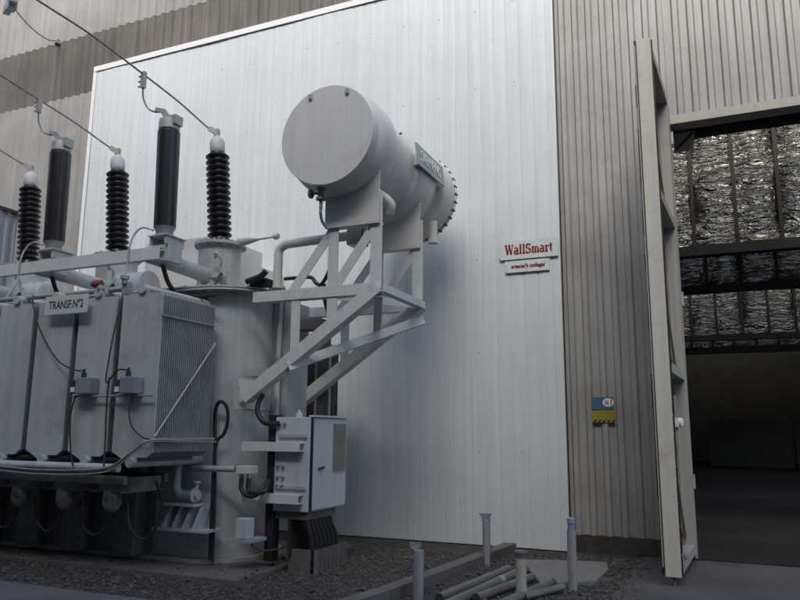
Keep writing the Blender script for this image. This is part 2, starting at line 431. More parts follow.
# ------------------------------------------------------------------ white ribbed screen wall
cw = tag(empty('screen_wall', (-6.8, 10.3, 0)), 'tall white ribbed sheet screen fixed over the beige warehouse cladding', 'wall panel')
bm = B()
PX0, PX1, PZ0, PZ1, PY = -11.56, -1.99, .015, 9.05, 10.30
pw = .2098; nrib = int((PX1-PX0)/pw)
xs = []
x = PX0
prof = [(0, 0), (.006, .007), (.014, .007), (.020, 0), (.112, -.0025)]
xl = []
k = 0
while x < PX1-.08:
    for u, d in prof: xl.append((x+u, PY+d))
    x += pw
xl.append((PX1, PY))
zl = [PZ0 + (PZ1-PZ0)*i/12 for i in range(13)]
rows = [[bm.verts.new((a, b_ + .006*math.sin(a*1.3+z*.7)+.004*math.sin(a*3.7-z*1.9), z)) for a, b_ in xl] for z in zl]
for r0, r1 in zip(rows, rows[1:]):
    for q in range(len(xl)-1): bm.faces.new((r0[q], r0[q+1], r1[q+1], r1[q]))
# side return and fixings
box(bm, PX1-.004, PX1+.004, PY+.006, PY+.075, PZ0, PZ1)
rs = random.Random(5)
for zz in (1.35, 2.75, 4.15, 5.55, 6.95, 8.35):
    for i in range(0, nrib, 3):
        if rs.random() < .25: continue
        xx = PX0 + (i+.5)*pw+.03; z2 = zz + rs.uniform(-.04, .04)
        lathe(bm, (xx, PY-.001+.006*math.sin(xx*1.3+z2*.7)+.004*math.sin(xx*3.7-z2*1.9), z2), (0, -1, 0), [(0, .013), (.003, .013), (.009, .008), (.009, 0)], 8, mi=1)
for i in range(90):
    xx = rs.uniform(PX0+.2, PX1-.2); z2 = rs.uniform(.3, 8.7)
    lathe(bm, (xx, PY-.001+.006*math.sin(xx*1.3+z2*.7)+.004*math.sin(xx*3.7-z2*1.9), z2), (0, -1, 0), [(0, rs.uniform(.005, .013)), (.004, .004), (.004, 0)], 7, mi=1)
obj('ribbed_sheet', bm, [M['white'], M['screw']], cw)
bm = B()
box(bm, PX0-.03, PX1+.012, PY-.030, PY-.024, PZ1-.075, PZ1+.03); box(bm, PX0-.03, PX1+.012, PY-.030, PY+.085, PZ1+.031, PZ1+.037)
obj('top_flashing', bm, M['signw'], cw)
bm = B(); box(bm, PX0-.035, PX0+.05, PY-.022, PY-.017, PZ0, PZ1-.08); box(bm, PX0-.041, PX0-.036, PY-.022, PY+.08, PZ0, PZ1-.08)
obj('edge_flashing', bm, M['signw'], cw)
bm = B(); box(bm, PX1+.006, PX1+.018, PY+.05, PY+.08, PZ0, 13.0); obj('edge_shadow', bm, M['dark'], cw)  # black strip standing in for the shadow gap beside the sheet

# ------------------------------------------------------------------ signs on the white screen
def serif_word(bm, word, x, z, h, y, mi):
    """bold slab serif lettering drawn from strokes; x grows to the right, z up"""
    th = h*.24; t2 = h*.10; d = .003
    def st(p, q, w_): bar(bm, (x0+p[0]*h, y, z+p[1]*h), (x0+q[0]*h, y, z+q[1]*h), w_, d, side=(q[1]-p[1]+1e-6, 0, -(q[0]-p[0])), mi=mi)
    def arc(cx, cz, rx, rz, a0, a1, wi, n=12):
        pr = None
        for i in range(n+1):
            a = R(a0 + (a1-a0)*i/n); p = (cx+rx*math.cos(a), cz+rz*math.sin(a))
            if pr: st(pr, p, wi(a) if callable(wi) else wi)
            pr = p
    bowlw = lambda a: t2 + (th-t2)*abs(math.cos(a))
    x0 = x
    for ch in word:
        if ch == 'W':
            st((.12, 1), (.36, 0), th); st((.36, 0), (.60, .95), t2); st((.56, 1), (.82, 0), th); st((.82, 0), (1.02, 1), t2)
            st((-.02, .96), (.3, .96), t2); st((.42, .96), (.72, .96), t2); st((.90, .96), (1.14, .96), t2); adv = 1.16
        elif ch == 'a':
            st((.50, .58), (.50, .04), th); arc(.30, .52, .20, .16, 0, 160, t2*1.1, 8); arc(.28, .20, .19, .17, 60, 320, bowlw, 12); st((.30, .37), (.5, .40), t2)
            st((.48, .045), (.66, .045), t2); adv = .70
        elif ch == 'l':
            st((.2, 1), (.2, 0), th); st((.04, .96), (.22, .96), t2); st((.02, .045), (.38, .045), t2); adv = .42
        elif ch == 'S':
            arc(.36, .72, .24, .23, 20, 270, bowlw, 14); arc(.36, .27, .26, .23, 90, -160, bowlw, 14); st((.59, 1), (.59, .74), t2); st((.10, 0), (.10, .28), t2); adv = .76
        elif ch == 'm':
            for sx in (.18, .52, .86): st((sx, .62 if sx < .2 else .48), (sx, 0), th); st((sx-.15, .045), (sx+.15, .045), t2)
            st((.02, .62), (.2, .62), t2)
            arc(.35, .46, .17, .16, 0, 180, t2, 8); arc(.69, .46, .17, .16, 0, 180, t2, 8); adv = 1.06
        elif ch == 'r':
            st((.18, .62), (.18, 0), th); st((.02, .62), (.2, .62), t2); st((.02, .045), (.38, .045), t2); arc(.36, .42, .17, .19, 60, 180, t2, 6); st((.40, .57), (.50, .57), th*.8); adv = .56
        elif ch == 't':
            st((.18, .85), (.18, .14), th); st((.0, .62), (.4, .62), t2); arc(.30, .14, .12, .12, 180, 300, t2, 6); adv = .46
        x0 += adv*h
    return x0

ws = tag(empty('wall_sign', (-2.45, 10.27, 4.25)), 'white wall sign with red serif lettering, upper and larger of the two', 'sign')
bm = B(); box(bm, -2.88, -2.005, 10.262, 10.274, 4.13, 4.41); box(bm, -2.9, -2.05, 10.274, 10.30, 4.16, 4.19); obj('board', bm, M['signg'], ws)
bm = B(); e = serif_word(bm, 'WallSmart', 0, 0, .155, 0, 0)
bm.transform(Matrix.Translation((-2.80, 10.2595, 4.205)) @ Matrix.Diagonal((.72/e, 1, .96, 1)))
obj('lettering', bm, M['red'], ws)
ws = tag(empty('wall_sign', (-2.45, 10.27, 4.0)), 'smaller white sign with one slim line of red italic text, below the lettered sign', 'sign')
bm = B(); box(bm, -2.80, -2.14, 10.264, 10.274, 3.93, 4.105); box(bm, -2.7, -2.2, 10.274, 10.30, 3.97, 3.99); obj('board', bm, M['signg'], ws)
bm = text_bm("arsenal's collegal", .075, .002, bold=.0025, shear=.25)
bm.transform(Matrix.Translation((-2.46, 10.260, 4.02)) @ Matrix.Rotation(R(90), 4, 'X')); obj('lettering', bm, M['red'], ws)

bs = tag(empty('notice_plate', (-1.48, 10.35, 1.98)), 'small blue notice with a white oval, fixed to the cladding above a yellow plate', 'sign')
bm = B(); box(bm, -1.635, -1.335, 10.345, 10.353, 1.915, 2.085, bev=.002); obj('board', bm, M['blue'], bs)
bm = B(); lathe(bm, (-1.405, 10.343, 2.01), (0, -1, 0), [(0, .066), (.003, .066)], 20)
bm.transform(Matrix.Translation((-1.405, 0, 2.01)) @ Matrix.Diagonal((1.15, 1, .9, 1)) @ Matrix.Translation((1.405, 0, -2.01))); obj('oval', bm, M['refl'], bs)
bm = B()
box(bm, -1.372, -1.358, 10.336, 10.339, 1.975, 2.045)
obj('emblem', bm, M['red'], bs)
bm = B(); box(bm, -1.45, -1.395, 10.336, 10.339, 1.985, 2.035, bev=.001); obj('emblem', bm, M['galv'], bs)
bs = tag(empty('warning_plate', (-1.48, 10.35, 1.80)), 'small yellow warning plate with dark slanted stripes along its bottom edge', 'sign')
bm = B(); box(bm, -1.63, -1.325, 10.345, 10.353, 1.735, 1.905, bev=.002); obj('board', bm, M['yellow'], bs)
bm = B()
for i in range(5):
    xx = -1.62 + i*.062
    prism(bm, [(xx, 10.342, 1.737), (xx+.028, 10.342, 1.737), (xx+.056, 10.342, 1.775), (xx+.03, 10.342, 1.775)], (0, -.002, 0))
obj('stripe', bm, M['black'], bs)

# ------------------------------------------------------------------ neighbouring lean-to wall at far left
nb = tag(empty('side_wall', (-13.5, 8, 0)), 'bluish grey corrugated side wall with dark coping at the far left', 'wall')
bm = B(); corrugated(bm, 3.0, 10.33, 0, 6.1, -13.55, .2, .035, axis='Y'); obj('cladding', bm, M['nbw'], nb)
bm = B(); box(bm, -13.75, -13.48, 3.0, 10.33, 6.1, 6.17); obj('coping', bm, M['stud'], nb)

# ------------------------------------------------------------------ unseen block added behind the camera to shade the yard and lower wall
ob = tag(empty('shade_block', (0, -16, 0)), 'tall dark grey block added out of view to shade the yard', 'light blocker')
bm = B(); box(bm, -90, 90, -34, -14, 0, 25.5); obj('wall', bm, M['opp'], ob)

# ------------------------------------------------------------------ hall door leaf, swung open towards the viewer
dl = tag(empty('hall_door', (-.5, 9.4, 0)), 'tall cream steel door leaf swung open at right angles to the warehouse wall', 'door')
HP = Vector((-.385, 10.31, 0)); FP = Vector((-.48, 8.50, 0))       # hinge foot and free end foot (right face)
dv = (HP-FP).normalized(); nv = Vector((-dv.y, dv.x, 0))           # nv points to the left (-X)
ZB, ZT = .10, 6.26
def leaf(bm, a0, a1, n0, n1, z0, z1, mi=0):
    LL = (HP-FP).length
    c = FP + dv*(a0+a1)/2 + nv*(n0+n1)/2; c.z = (z0+z1)/2
    obox(bm, c, dv*(a1-a0)/2, nv*(n1-n0)/2, Vector((0, 0, (z1-z0)/2)), mi)
LL = (HP-FP).length
bm = B(); leaf(bm, 0, .10, 0, .165, ZB, ZT+.03); bmesh.ops.bevel(bm, geom=bm.edges[:], offset=.006, segments=2, affect='EDGES'); obj('post', bm, M['post'], dl)
bm = B(); leaf(bm, LL-.22, LL, .0, .14, ZB, ZT-.12); obj('hinge_stile', bm, M['stile'], dl)
rails = (ZB+.02, 2.28, 4.32, ZT-.14)
for z in rails:
    bm = B(); leaf(bm, .102, LL-.222, .0, .14, z, z+.11); obj('rail', bm, M['stile'], dl)
bm = B(); leaf(bm, .102, LL-.222, .142, .15, ZB+.02, ZT-.04)
for i in range(1, 7): leaf(bm, .10+i*.24, .10+i*.24+.05, .125, .1415, ZB+.14, ZT-.145)
obj('sheet', bm, M['doorsheet'], dl)
bm = B()
for (za, zb) in ((rails[0], rails[1]), (rails[1], rails[2]), (rails[2], rails[3])):
    p = FP + dv*.14 + nv*.10; q = FP + dv*(LL-.26) + nv*.10
    bar(bm, (p.x, p.y, zb-.05), (q.x, q.y, za+.2), .05, .03, side=(0, 0, 1))
obj('diagonal_brace', bm, M['doorsheet'], dl)
# rubber seal strips, ragged
for side in (0, 1):
    bm = B(); z = ZB+.02
    while z < ZT:
        h = random.uniform(.18, .5)
        if side: leaf(bm, -.004, .03, .168, .190+random.uniform(0, .012), z, min(z+h-.006, ZT+.02))
        else: leaf(bm, .012, .03, -.016-random.uniform(0, .006), -.002, z, min(z+h-.006, ZT))
        z += h
    obj('rubber_seal', bm, M['dark'], dl)
bm = B(); leaf(bm, -.022, -.006, .174, .186, ZB+.1, ZT-.05); obj('seal_strip', bm, M['flash'], dl)
bm = B()
p = FP + dv*.05 + nv*.08
lathe(bm, (p.x, p.y, .0), (0, 0, 1), [(0, .015), (.12, .015), (.12, .022), (.2, .022)], 10); obj('drop_bolt', bm, M['rust'], dl)
lk = FP + dv*.26 + nv*(-.02)
bm = B(); obox(bm, (lk.x, lk.y, 1.72), dv*.05, nv*.02, Vector((0, 0, .05))); lathe(bm, (lk.x+.02, lk.y, 1.72), (1, -.3, 0), [(0, .05), (.03, .05), (.04, .03), (.04, 0)], 14)
hd = obj('latch', bm, M['refl'], dl, smooth=30)
bm = B(); obox(bm, (lk.x-.01, lk.y, 1.74), dv*.016, nv*.012, Vector((0, 0, .28))); obj('latch_bar', bm, M['galv'], dl)
wl = FP + dv*.30 + nv*(-.02)
bm = B(); lathe(bm, (wl.x-.01, wl.y, .30), (1, -.25, 0), [(0, .055), (.025, .055), (.03, .03), (.03, 0)], 14); obj('bolt_plate', bm, M['galv'], dl, smooth=30)
for z in (.9, 3.3, 5.6):
    bm = B(); lathe(bm, (HP.x+.012, HP.y+.012, z), (0, 0, 1), [(0, .022), (.18, .022)], 10); obj('hinge', bm, M['galv'], dl)

# ------------------------------------------------------------------ TRANSFORMER
TX = Vector((-7.2, 8.0, 0))
tr = tag(empty('power_transformer', TX), 'large grey outdoor power transformer with radiators, bushings and a raised oil conservator', 'transformer')
def part(name, bm, m, smooth=None, parent=None): return obj(name, bm, m, parent or tr, smooth=smooth)

def rounded_foot(x0, x1, y0, y1, r, n=10):
    pts = [(x0, y0)]
    for k in range(n+1): a = -PI/2 + PI/2*k/n; pts.append((x1-r+r*math.cos(a), y0+r+r*math.sin(a)))
    for k in range(n+1): a = PI/2*k/n; pts.append((x1-r+r*math.cos(a), y1-r+r*math.sin(a)))
    pts.append((x0, y1)); return pts
bm = B(); prism(bm, [(x, y, .11) for x, y in rounded_foot(-12.5, -5.30, 7.20, 8.62, .62)], (0, 0, 3.20)); part('tank', bm, M['grey'], 25)
bm = B(); prism(bm, [(x, y, 3.312) for x, y in rounded_foot(-12.5, -5.16, 7.04, 8.78, .70)], (0, 0, .022)); prism(bm, [(x, y, 3.345) for x, y in rounded_foot(-12.5, -5.16, 7.04, 8.78, .70)], (0, 0, .02))
for i in range(30):
    xx = -11.5 + i*.2
    if xx < -5.9: lathe(bm, (xx, 7.10, 3.29), (0, 0, 1), [(0, .02), (.10, .02)], 6)
for i in range(9):
    a = -PI/2 + PI/2*i/8; lathe(bm, (-5.86+.64*math.cos(a), 7.74+.64*math.sin(a), 3.29), (0, 0, 1), [(0, .02), (.10, .02)], 6)
part('tank_flange', bm, M['grey'])
bm = B(); prism(bm, [(x, y, .056) for x, y in rounded_foot(-12.5, -5.24, 7.14, 8.68, .65)], (0, 0, .05)); part('base_plate', bm, M['greyd'])
for xx in (-6.70, -7.55, -8.35, -9.15, -9.95):
    bm = B(); box(bm, xx-.17, xx+.17, 6.98, 7.197, .11, 1.34, bev=.01); part('stiffener', bm, M['lowdark'])
bm = B(); box(bm, -12.4, -6.42, 7.150, 7.19, .11, 1.32); part('lower_panel', bm, M['lowdark'])  # dark sheet across the lower tank front
# concrete pad as its own thing
bm = B(); box(bm, -12.6, -4.75, 6.60, 9.2, -.1, .054, bev=.015)
tag(obj('foundation_pad', bm, M['conc'], loc=(-8, 8, 0)), 'low concrete foundation pad edged by gravel under the grey transformer', 'foundation')

# --- radiators
def hexplate(x0, x1, z0, z1, c=.13):
    xm = (x0+x1)/2; nk = .07
    return [(xm-nk, z0-.05), (xm+nk, z0-.05), (xm+nk, z0), (x1-c*.6, z0), (x1, z0+c*.45), (x1, z1-.03), (x1-.03, z1), (xm+nk, z1), (xm+nk, z1+.05), (xm-nk, z1+.05), (xm-nk, z1), (x0+.03, z1), (x0, z1-.03), (x0, z0+c*.45)]
RX = [(-6.105, -5.535), (-6.76, -6.19), (-7.425, -6.855), (-8.09, -7.52), (-8.755, -8.185), (-9.42, -8.85)]
for i, (x0, x1) in enumerate(RX):
    bm = B(); nf = 27
    for k in range(nf):
        y = 6.10 + k*.0343
        hp = hexplate(x0, x1, 1.30, 3.09); th = .021
        prism(bm, [(a, y, b_) for a, b_ in hp], (0, th, 0), mi=1 if k else 0)  # plates behind the front one take the shaded colour
    # the plates are pressed: shallow vertical flutes on the outermost one
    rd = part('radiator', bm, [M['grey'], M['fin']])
    xm = (x0+x1)/2
    for zz in (1.245, 3.145):
        bm = B(); sweep(bm, [(xm, 6.07, zz), (xm, 7.22, zz)], .055, 12); obj('header_pipe', bm, M['grey'], rd, smooth=40)
    if i == 0:
        bm = B(); xx = x1+.012
        sweep(bm, [(xx, 6.09, 2.83), (xx, 7.02, 2.83)], .010, 6); obj('tie_rod', bm, M['galv'], rd)
        bm = B(); sweep(bm, [(xx+.012, 6.09, 1.52), (xx+.012, 7.02, 2.62)], .011, 6); obj('tie_rod', bm, M['galv'], rd)
        bm = B(); sweep(bm, [(xx, 6.05, 1.49), (xx, 7.10, 1.49)], .016, 6); obj('tie_rod', bm, M['galv'], rd)
    # dark strip in the gap between neighbouring banks
    bm = B(); box(bm, x0-.066, x0-.022, 6.16, 6.20, 1.32, 3.08); obj('gap_strip', bm, M['stud'], rd)
    bm = B(); box(bm, x0-.20, x0+.115, 6.14, 6.9, 1.262, 1.296); obj('support_shelf', bm, M['stud'], rd)
# rail along the top of the radiators, lower pipe, cable bundle
bm = B(); sweep(bm, [(-9.6, 6.20, 3.19), (-6.20, 6.20, 3.19)], .032, 10); box(bm, -6.20, -6.12, 6.16, 6.24, 3.12, 3.26); part('top_rail', bm, M['galv'], 40)
bm = B(); lathe(bm, (-6.16, 6.15, 3.24), (0, 0, 1), [(0, .03), (.05, .03), (.05, .05), (.09, .05)], 10); lathe(bm, (-6.46, 6.12, 3.19), (0, -1, 0), [(0, .045), (.04, .045), (.05, .02), (.07, .02)], 12); part('vent_valve', bm, M['galv'], 40)
bm = B(); lathe(bm, (-6.62, 6.12, 3.26), (1, 0, 0), [(0, .03), (.05, .05), (.14, .04), (.14, 0)], 10); part('red_tap', bm, M['redflag'], 40)
bm = B(); sweep(bm, [(-9.6, 6.06, 1.185), (-5.95, 6.06, 1.185)], .045, 12); part('collector_pipe', bm, M['grey'], 40)
for j in range(3):
    o_ = j*.022
    bm = B()
    sweep(bm, curve([(-9.6, 5.99-o_*.4, 1.12+o_), (-8, 5.98, 1.13+o_), (-7.1, 5.97, 1.10+o_), (-6.3, 5.97, 1.12+o_), (-5.95, 5.98, 1.18+o_), (-5.68, 5.99, 1.36+o_*.6), (-5.50, 6.03, 1.47+o_*.4), (-5.46, 6.5, 1.46+o_*.3), (-5.47, 7.08, 1.46)], 6), .009, 8)
    part('control_cable', bm, M['stud'] if j == 1 else M['galv'], 40)
# fans beneath the radiators
for i, xm in enumerate((-6.24, -6.95, -7.68, -8.42)):
    bm = B()
    lathe(bm, (xm, 6.55, 1.08), (0, 0, -1), [(0, .31), (0, .33), (.16, .33), (.16, .30), (0, .31)], 36)
    fan = part('cooling_fan', bm, M['lowdark'], 40)
    bm = B(); lathe(bm, (xm, 6.30, 1.0), (0, 0, -1), [(0, .05), (.06, .05), (.06, .088), (.24, .088), (.28, .075), (.31, .04), (.31, 0)], 20)
    for k in range(10):
        a = 2*PI*k/10; obox(bm, (xm+.091*math.cos(a), 6.30+.091*math.sin(a), .85), Vector((math.cos(a), math.sin(a), 0))*.010, Vector((-math.sin(a), math.cos(a), 0))*.005, Vector((0, 0, .08)))
    obj('fan_motor', bm, M['lowdark'], fan, smooth=40)
    bm = B()
    for k in range(5):
        a = 2*PI*k/5; c_, s_ = math.cos(a), math.sin(a)
        prism(bm, [(xm+.06*c_, 6.55+.06*s_, 1.0), (xm+.28*c_-.06*s_, 6.55+.28*s_+.06*c_, 1.02), (xm+.28*c_+.06*s_, 6.55+.28*s_-.06*c_, .98)], (0, 0, .006))
    obj('fan_blade', bm, M['stud'], fan)
    bm = B()
    for k in range(7): sweep(bm, [(xm-.31, 6.26+k*.095, .915), (xm+.31, 6.26+k*.095, .915)], .005, 5)
    for k in range(3): sweep(bm, [(xm-.2+k*.2, 6.22, .912), (xm-.2+k*.2, 6.88, .912)], .006, 5)
    obj('fan_guard', bm, M['galv'], fan)
    bm = B(); sweep(bm, curve([(xm+.12, 6.40, .80), (xm+.2, 6.38, .55), (xm+.38, 6.38, .42), (xm+.52, 6.40, .50), (xm+.60, 6.42, .80), (xm+.60, 6.3, 1.05)], 6), .016, 8)
    obj('fan_cable', bm, M['dark'], fan, smooth=40)
bm = B(); box(bm, -9.6, -6.0, 6.2, 6.26, 1.00, 1.09); box(bm, -9.6, -6.0, 6.84, 6.90, 1.00, 1.09)
for k in range(15): box(bm, -9.5+k*.245, -9.47+k*.245, 6.26, 6.84, 1.0, 1.06)
part('fan_frame', bm, M['lowdark'])
# thermostat boxes on the radiator faces
for (xa, zc) in ((-6.66, 2.075), (-6.01, 2.07)):
    bm = B(); box(bm, xa+.10, xa+.30, 5.94, 6.09, zc-.095, zc+.085, bev=.012)
    jb = part('junction_box', bm, M['jbox'])
    bm = B(); box(bm, xa+.015, xa+.085, 5.97, 6.09, zc-.09, zc+.06, bev=.008); obj('gauge', bm, M['stud'], jb)
    bm = B(); box(bm, xa+.02, xa+.08, 5.955, 5.966, zc-.075, zc-.02); obj('dial', bm, M['refl'], jb)
    bm = B(); lathe(bm, (xa+.16, 6.0, zc+.084), (0, 0, 1), [(0, .028), (.06, .028), (.06, .016), (.10, .016)], 10); obj('cable_gland', bm, M['stud'], jb, smooth=40)
bm = B(); sweep(bm, [(-6.68, 6.03, 1.955), (-5.52, 6.03, 1.955)], .012, 8); part('cross_rod', bm, M['galv'], 40)
for nm, pts in (('a', [(-6.50, 6.0, 2.24), (-6.62, 5.98, 2.25), (-6.92, 6.01, 2.36), (-7.2, 6.03, 2.62), (-7.42, 6.06, 2.90), (-7.55, 6.10, 3.12), (-7.62, 6.15, 3.20)]),
                ('b', [(-5.86, 6.0, 2.23), (-6.0, 5.99, 2.23), (-6.16, 6.0, 2.10), (-6.17, 6.02, 2.35), (-6.14, 6.05, 2.75), (-6.15, 6.12, 3.0), (-6.22, 6.2, 3.2)]),
                ('c', [(-6.62, 6.02, 1.96), (-6.65, 6.0, 1.75), (-6.61, 6.0, 1.4), (-6.55, 6.0, 1.2)]),
                ('d', [(-5.79, 6.02, 1.95), (-5.79, 5.99, 1.78), (-5.72, 5.98, 1.62), (-5.60, 6.0, 1.52), (-5.52, 6.05, 1.49)]),
                ('e', [(-6.14, 6.02, 2.16), (-6.15, 6.02, 1.9), (-6.13, 6.02, 1.5), (-6.1, 6.0, 1.2)])):
    bm = B(); sweep(bm, curve(pts, 8), .009, 8); part('gauge_cable', bm, M['stud'], 40)

# --- turrets, arms, beam, bushings, arresters
TXS = (-6.22, -8.10, -9.98)
for i, xm in enumerate(TXS):
    bm = B(); lathe(bm, (xm, 7.92, 3.366), (0, 0, 1), [(0, .29), (.0, .345), (.03, .345), (.03, .29), (.72, .29), (.72, .355), (.76, .355), (.76, .28)], 40)
    for k in range(16):
        a = 2*PI*k/16; lathe(bm, (xm+.322*math.cos(a), 7.92+.322*math.sin(a), 4.06), (0, 0, 1), [(0, .018), (.09, .018)], 6)
    tu = part('turret', bm, M['grey'], 30)
    bm = B(); sweep(bm, [(xm, 7.68, 3.64), (xm, 6.58, 3.68)], .10, 18); obj('arm_pipe', bm, M['grey'], tu, smooth=40)
    bm = B(); box(bm, xm+.10, xm+.34, 7.62, 7.70, 3.60, 3.66); sweep(bm, curve([(xm+.20, 7.58, 3.85), (xm+.26, 7.50, 3.9), (xm+.30, 7.56, 3.82), (xm+.26, 7.6, 3.72)], 5), .02, 8); obj('lifting_hook', bm, M['grey'], tu, smooth=40)
    if i:
        L_ = .72 if i == 1 else .60
        bm = B(); lathe(bm, (xm, 7.85, 3.62), (1, 0, 0), [(0, .22), (L_-.05, .22), (L_-.02, .20), (L_, .15), (L_, 0)] if i == 2 else [(0, .22), (L_, .22), (L_, .0)], 30); obj('side_pocket', bm, M['greyd'], tu, smooth=40)
    # ribbed bushing, leaning a little
    lean = Vector((-.095, 0, 1)).normalized(); base = Vector((xm-.01, 7.92, 4.126))
    prof = [(0, .18), (.05, .18), (.05, .135), (.10, .125)]
    z = .10; ns = 14; dz = (1.36-.10)/ns
    for k in range(ns):
        prof += [(z+dz*.08, .116), (z+dz*.40, .164), (z+dz*.52, .167), (z+dz*.62, .158), (z+dz*.74, .118)]
        z += dz
    prof += [(1.37, .116), (1.37, 0)]
    bm = B(); lathe(bm, base, lean, prof, 32)
    bu = part('bushing', bm, M['porc'], 35)
    bm = B(); lathe(bm, base + lean*1.365, lean, [(0, .075), (.02, .095), (.07, .108), (.17, .108), (.22, .092), (.255, .05), (.27, .035), (.36, .03), (.36, 0)], 24); obj('bushing_cap', bm, M['capg'], bu, smooth=35)
    tp = base + lean*1.70
    bm = B(); bar(bm, tp + Vector((.03, 0, -.02)), tp + Vector((-.10, -.05, .06)), .07, .05); bar(bm, tp + Vector((0, 0, -.1)), tp + Vector((0, 0, .05)), .06, .06); obj('terminal_clamp', bm, M['galv'], bu)
bm = B(); box(bm, -12.2, -6.0, 6.50, 6.512, 3.60, 3.75); box(bm, -12.2, -6.0, 6.513, 6.58, 3.738, 3.75); box(bm, -12.2, -6.0, 6.513, 6.58, 3.60, 3.612)
part('arrester_beam', bm, M['frame'])
for i, xm in enumerate(TXS):
    xa = xm + .10
    bm = B(); box(bm, xa-.10, xa+.16, 6.60, 6.85, 3.60, 3.80); box(bm, xa-.10, xa-.085, 6.56, 6.88, 3.80, 3.90); box(bm, xa+.13, xa+.16, 6.56, 6.88, 3.80, 3.90); box(bm, xa-.12, xa+.18, 6.54, 6.90, 3.902, 3.915)
    br = part('arrester_bracket', bm, M['grey'])
    base = Vector((xa, 6.70, 3.918)); lean = Vector((-.028, 0, 1)).normalized()
    bm = B()
    prof = [(.10, .11), (.13, .132)]
    z = .14
    while z < 1.36:
        r = .132 + .007*(z-.14)/1.2
        prof += [(z, r), (z+.018, r+.0014), (z+.036, r)]; z += .040
    prof += [(1.39, .125), (1.39, 0)]
    lathe(bm, base, lean, prof, 28); ar = part('surge_arrester', bm, M['porc'], 35)
    bm = B(); lathe(bm, base, lean, [(0, .13), (.02, .13), (.03, .095), (.09, .11), (.125, .135), (.125, .1)], 24); obj('arrester_foot', bm, M['galv'], ar, smooth=35)
    bm = B(); lathe(bm, base + lean*1.385, lean, [(0, .115), (.02, .13), (.10, .13), (.15, .125), (.155, .08), (.155, 0)], 24); bar(bm, base + lean*1.47 + Vector((.04, 0, .045)), base + lean*1.47 + Vector((.155, 0, .045)), .12, .14); obj('arrester_cap', bm, M['galv'], ar, smooth=35)
    tp = base + lean*1.55
    bm = B(); bar(bm, tp, tp + Vector((-.10, -.02, .13)), .07, .05); bar(bm, tp + Vector((-.08, -.02, .12)), tp + Vector((-.20, -.03, .16)), .05, .05); obj('terminal_clamp', bm, M['galv'], ar)
    bm = B(); sweep(bm, curve([(xa-.10, 6.62, 4.0), (xa-.24, 6.58, 4.04), (xa-.33, 6.54, 3.95), (xa-.34, 6.49, 3.78), (xa-.34, 6.47, 3.5), (xa-.22, 6.25, 3.22)], 6), .012, 8); obj('earth_lead', bm, M['galv'], ar, smooth=40)
    # black hose slung between arm and turret
    bm = B(); sweep(bm, curve([(xm+.06, 6.75, 3.58), (xm+.10, 6.85, 3.35), (xm+.22, 7.02, 3.17), (xm+.36, 7.15, 3.19), (xm+.40, 7.35, 3.42), (xm+.30, 7.58, 3.62)], 6), .028, 10); part('sling_hose', bm, M['dark'], 40)
bm = B(); sweep(bm, [(-5.95, 7.02, 3.22), (-5.55, 7.02, 3.22)], .02, 8); part('conduit', bm, M['dark'], 40)

# --- low voltage bus duct behind the first turret
bm = B(); box(bm, -8.06, -6.71, 8.45, 9.64, 3.37, 4.46, bev=.01); box(bm, -8.06, -6.711, 9.642, 10.27, 3.37, 4.22, bev=.01)
part('bus_duct', bm, M['beige'])
bm = B(); lathe(bm, (-5.92, 7.92, 4.135), (1, 0, .04), [(0, .06), (.18, .045), (.34, .014), (.58, .014), (.58, .035), (.61, .045), (.65, .035), (.65, 0)], 16); part('test_cock', bm, M['grey'], 35)

# --- drain valve, jacking bracket, small boxes on the front of the tank
bm = B(); sweep(bm, curve([(-6.0, 7.15, 1.30), (-6.0, 7.08, 1.22), (-6.0, 7.06, 1.0), (-5.99, 7.06, .90), (-5.92, 7.06, .845), (-5.80, 7.06, .84), (-5.66, 7.06, .84)], 5), .05, 14)
lathe(bm, (-5.74, 7.06, .84), (1, 0, 0), [(0, .085), (.03, .085)], 16); lathe(bm, (-5.70, 7.06, .86), (0, 0, 1), [(0, .02), (.12, .02), (.12, .045), (.14, .045)], 12)
part('drain_valve', bm, M['cab'], 35)
bm = B(); box(bm, -6.15, -5.62, 6.92, 7.19, .72, .745); box(bm, -6.20, -5.42, 6.90, 7.22, .44, .465)
for k in range(4):
    xx = -6.10 + k*.15
    prism(bm, [(xx, 6.94, .466), (xx+.05, 6.94, .466), (xx+.12, 7.0, .718), (xx+.07, 7.0, .718)], (0, .18, 0))
part('jacking_bracket', bm, M['grey'])
bm = B(); sweep(bm, curve([(-5.98, 7.12, 1.14), (-5.6, 7.06, 1.15), (-5.2, 7.10, 1.15)], 5), .035, 10); part('conduit', bm, M['greyd'], 40)
bm = B(); box(bm, -5.17, -4.98, 7.08, 7.25, 1.10, 1.19, bev=.008); jb = part('junction_box', bm, M['sign'])
for k in range(2):
    bm = B(); xx = -5.13+k*.10
    lathe(bm, (xx, 7.14, 1.10), (0, 0, -1), [(0, .025), (.05, .025)], 10); obj('cable_gland', bm, M['alu'], jb, smooth=40)
    bm = B(); sweep(bm, curve([(xx, 7.14, 1.05), (xx+.02, 7.12, .93-.02*k), (xx+.12, 7.10, .86+.03*k), (xx+.24, 7.12, .88+.04*k), (-4.83, 7.25, 1.03)], 6), .026, 10); part('black_hose', bm, M['dark'], 40)
bm = B(); box(bm, -5.07, -4.91, 6.98, 7.12, .40, .62, bev=.008); jb = part('junction_box', bm, M['cab'])
bm = B(); box(bm, -5.16, -4.86, 6.96, 7.3, .36, .395); obj('shelf', bm, M['greyd'], jb)
bm = B(); sweep(bm, curve([(-4.92, 7.05, .40), (-4.86, 7.05, .32), (-4.74, 7.15, .27), (-4.62, 7.4, .30)], 6), .012, 8); obj('cable', bm, M['stud'], jb, smooth=40)
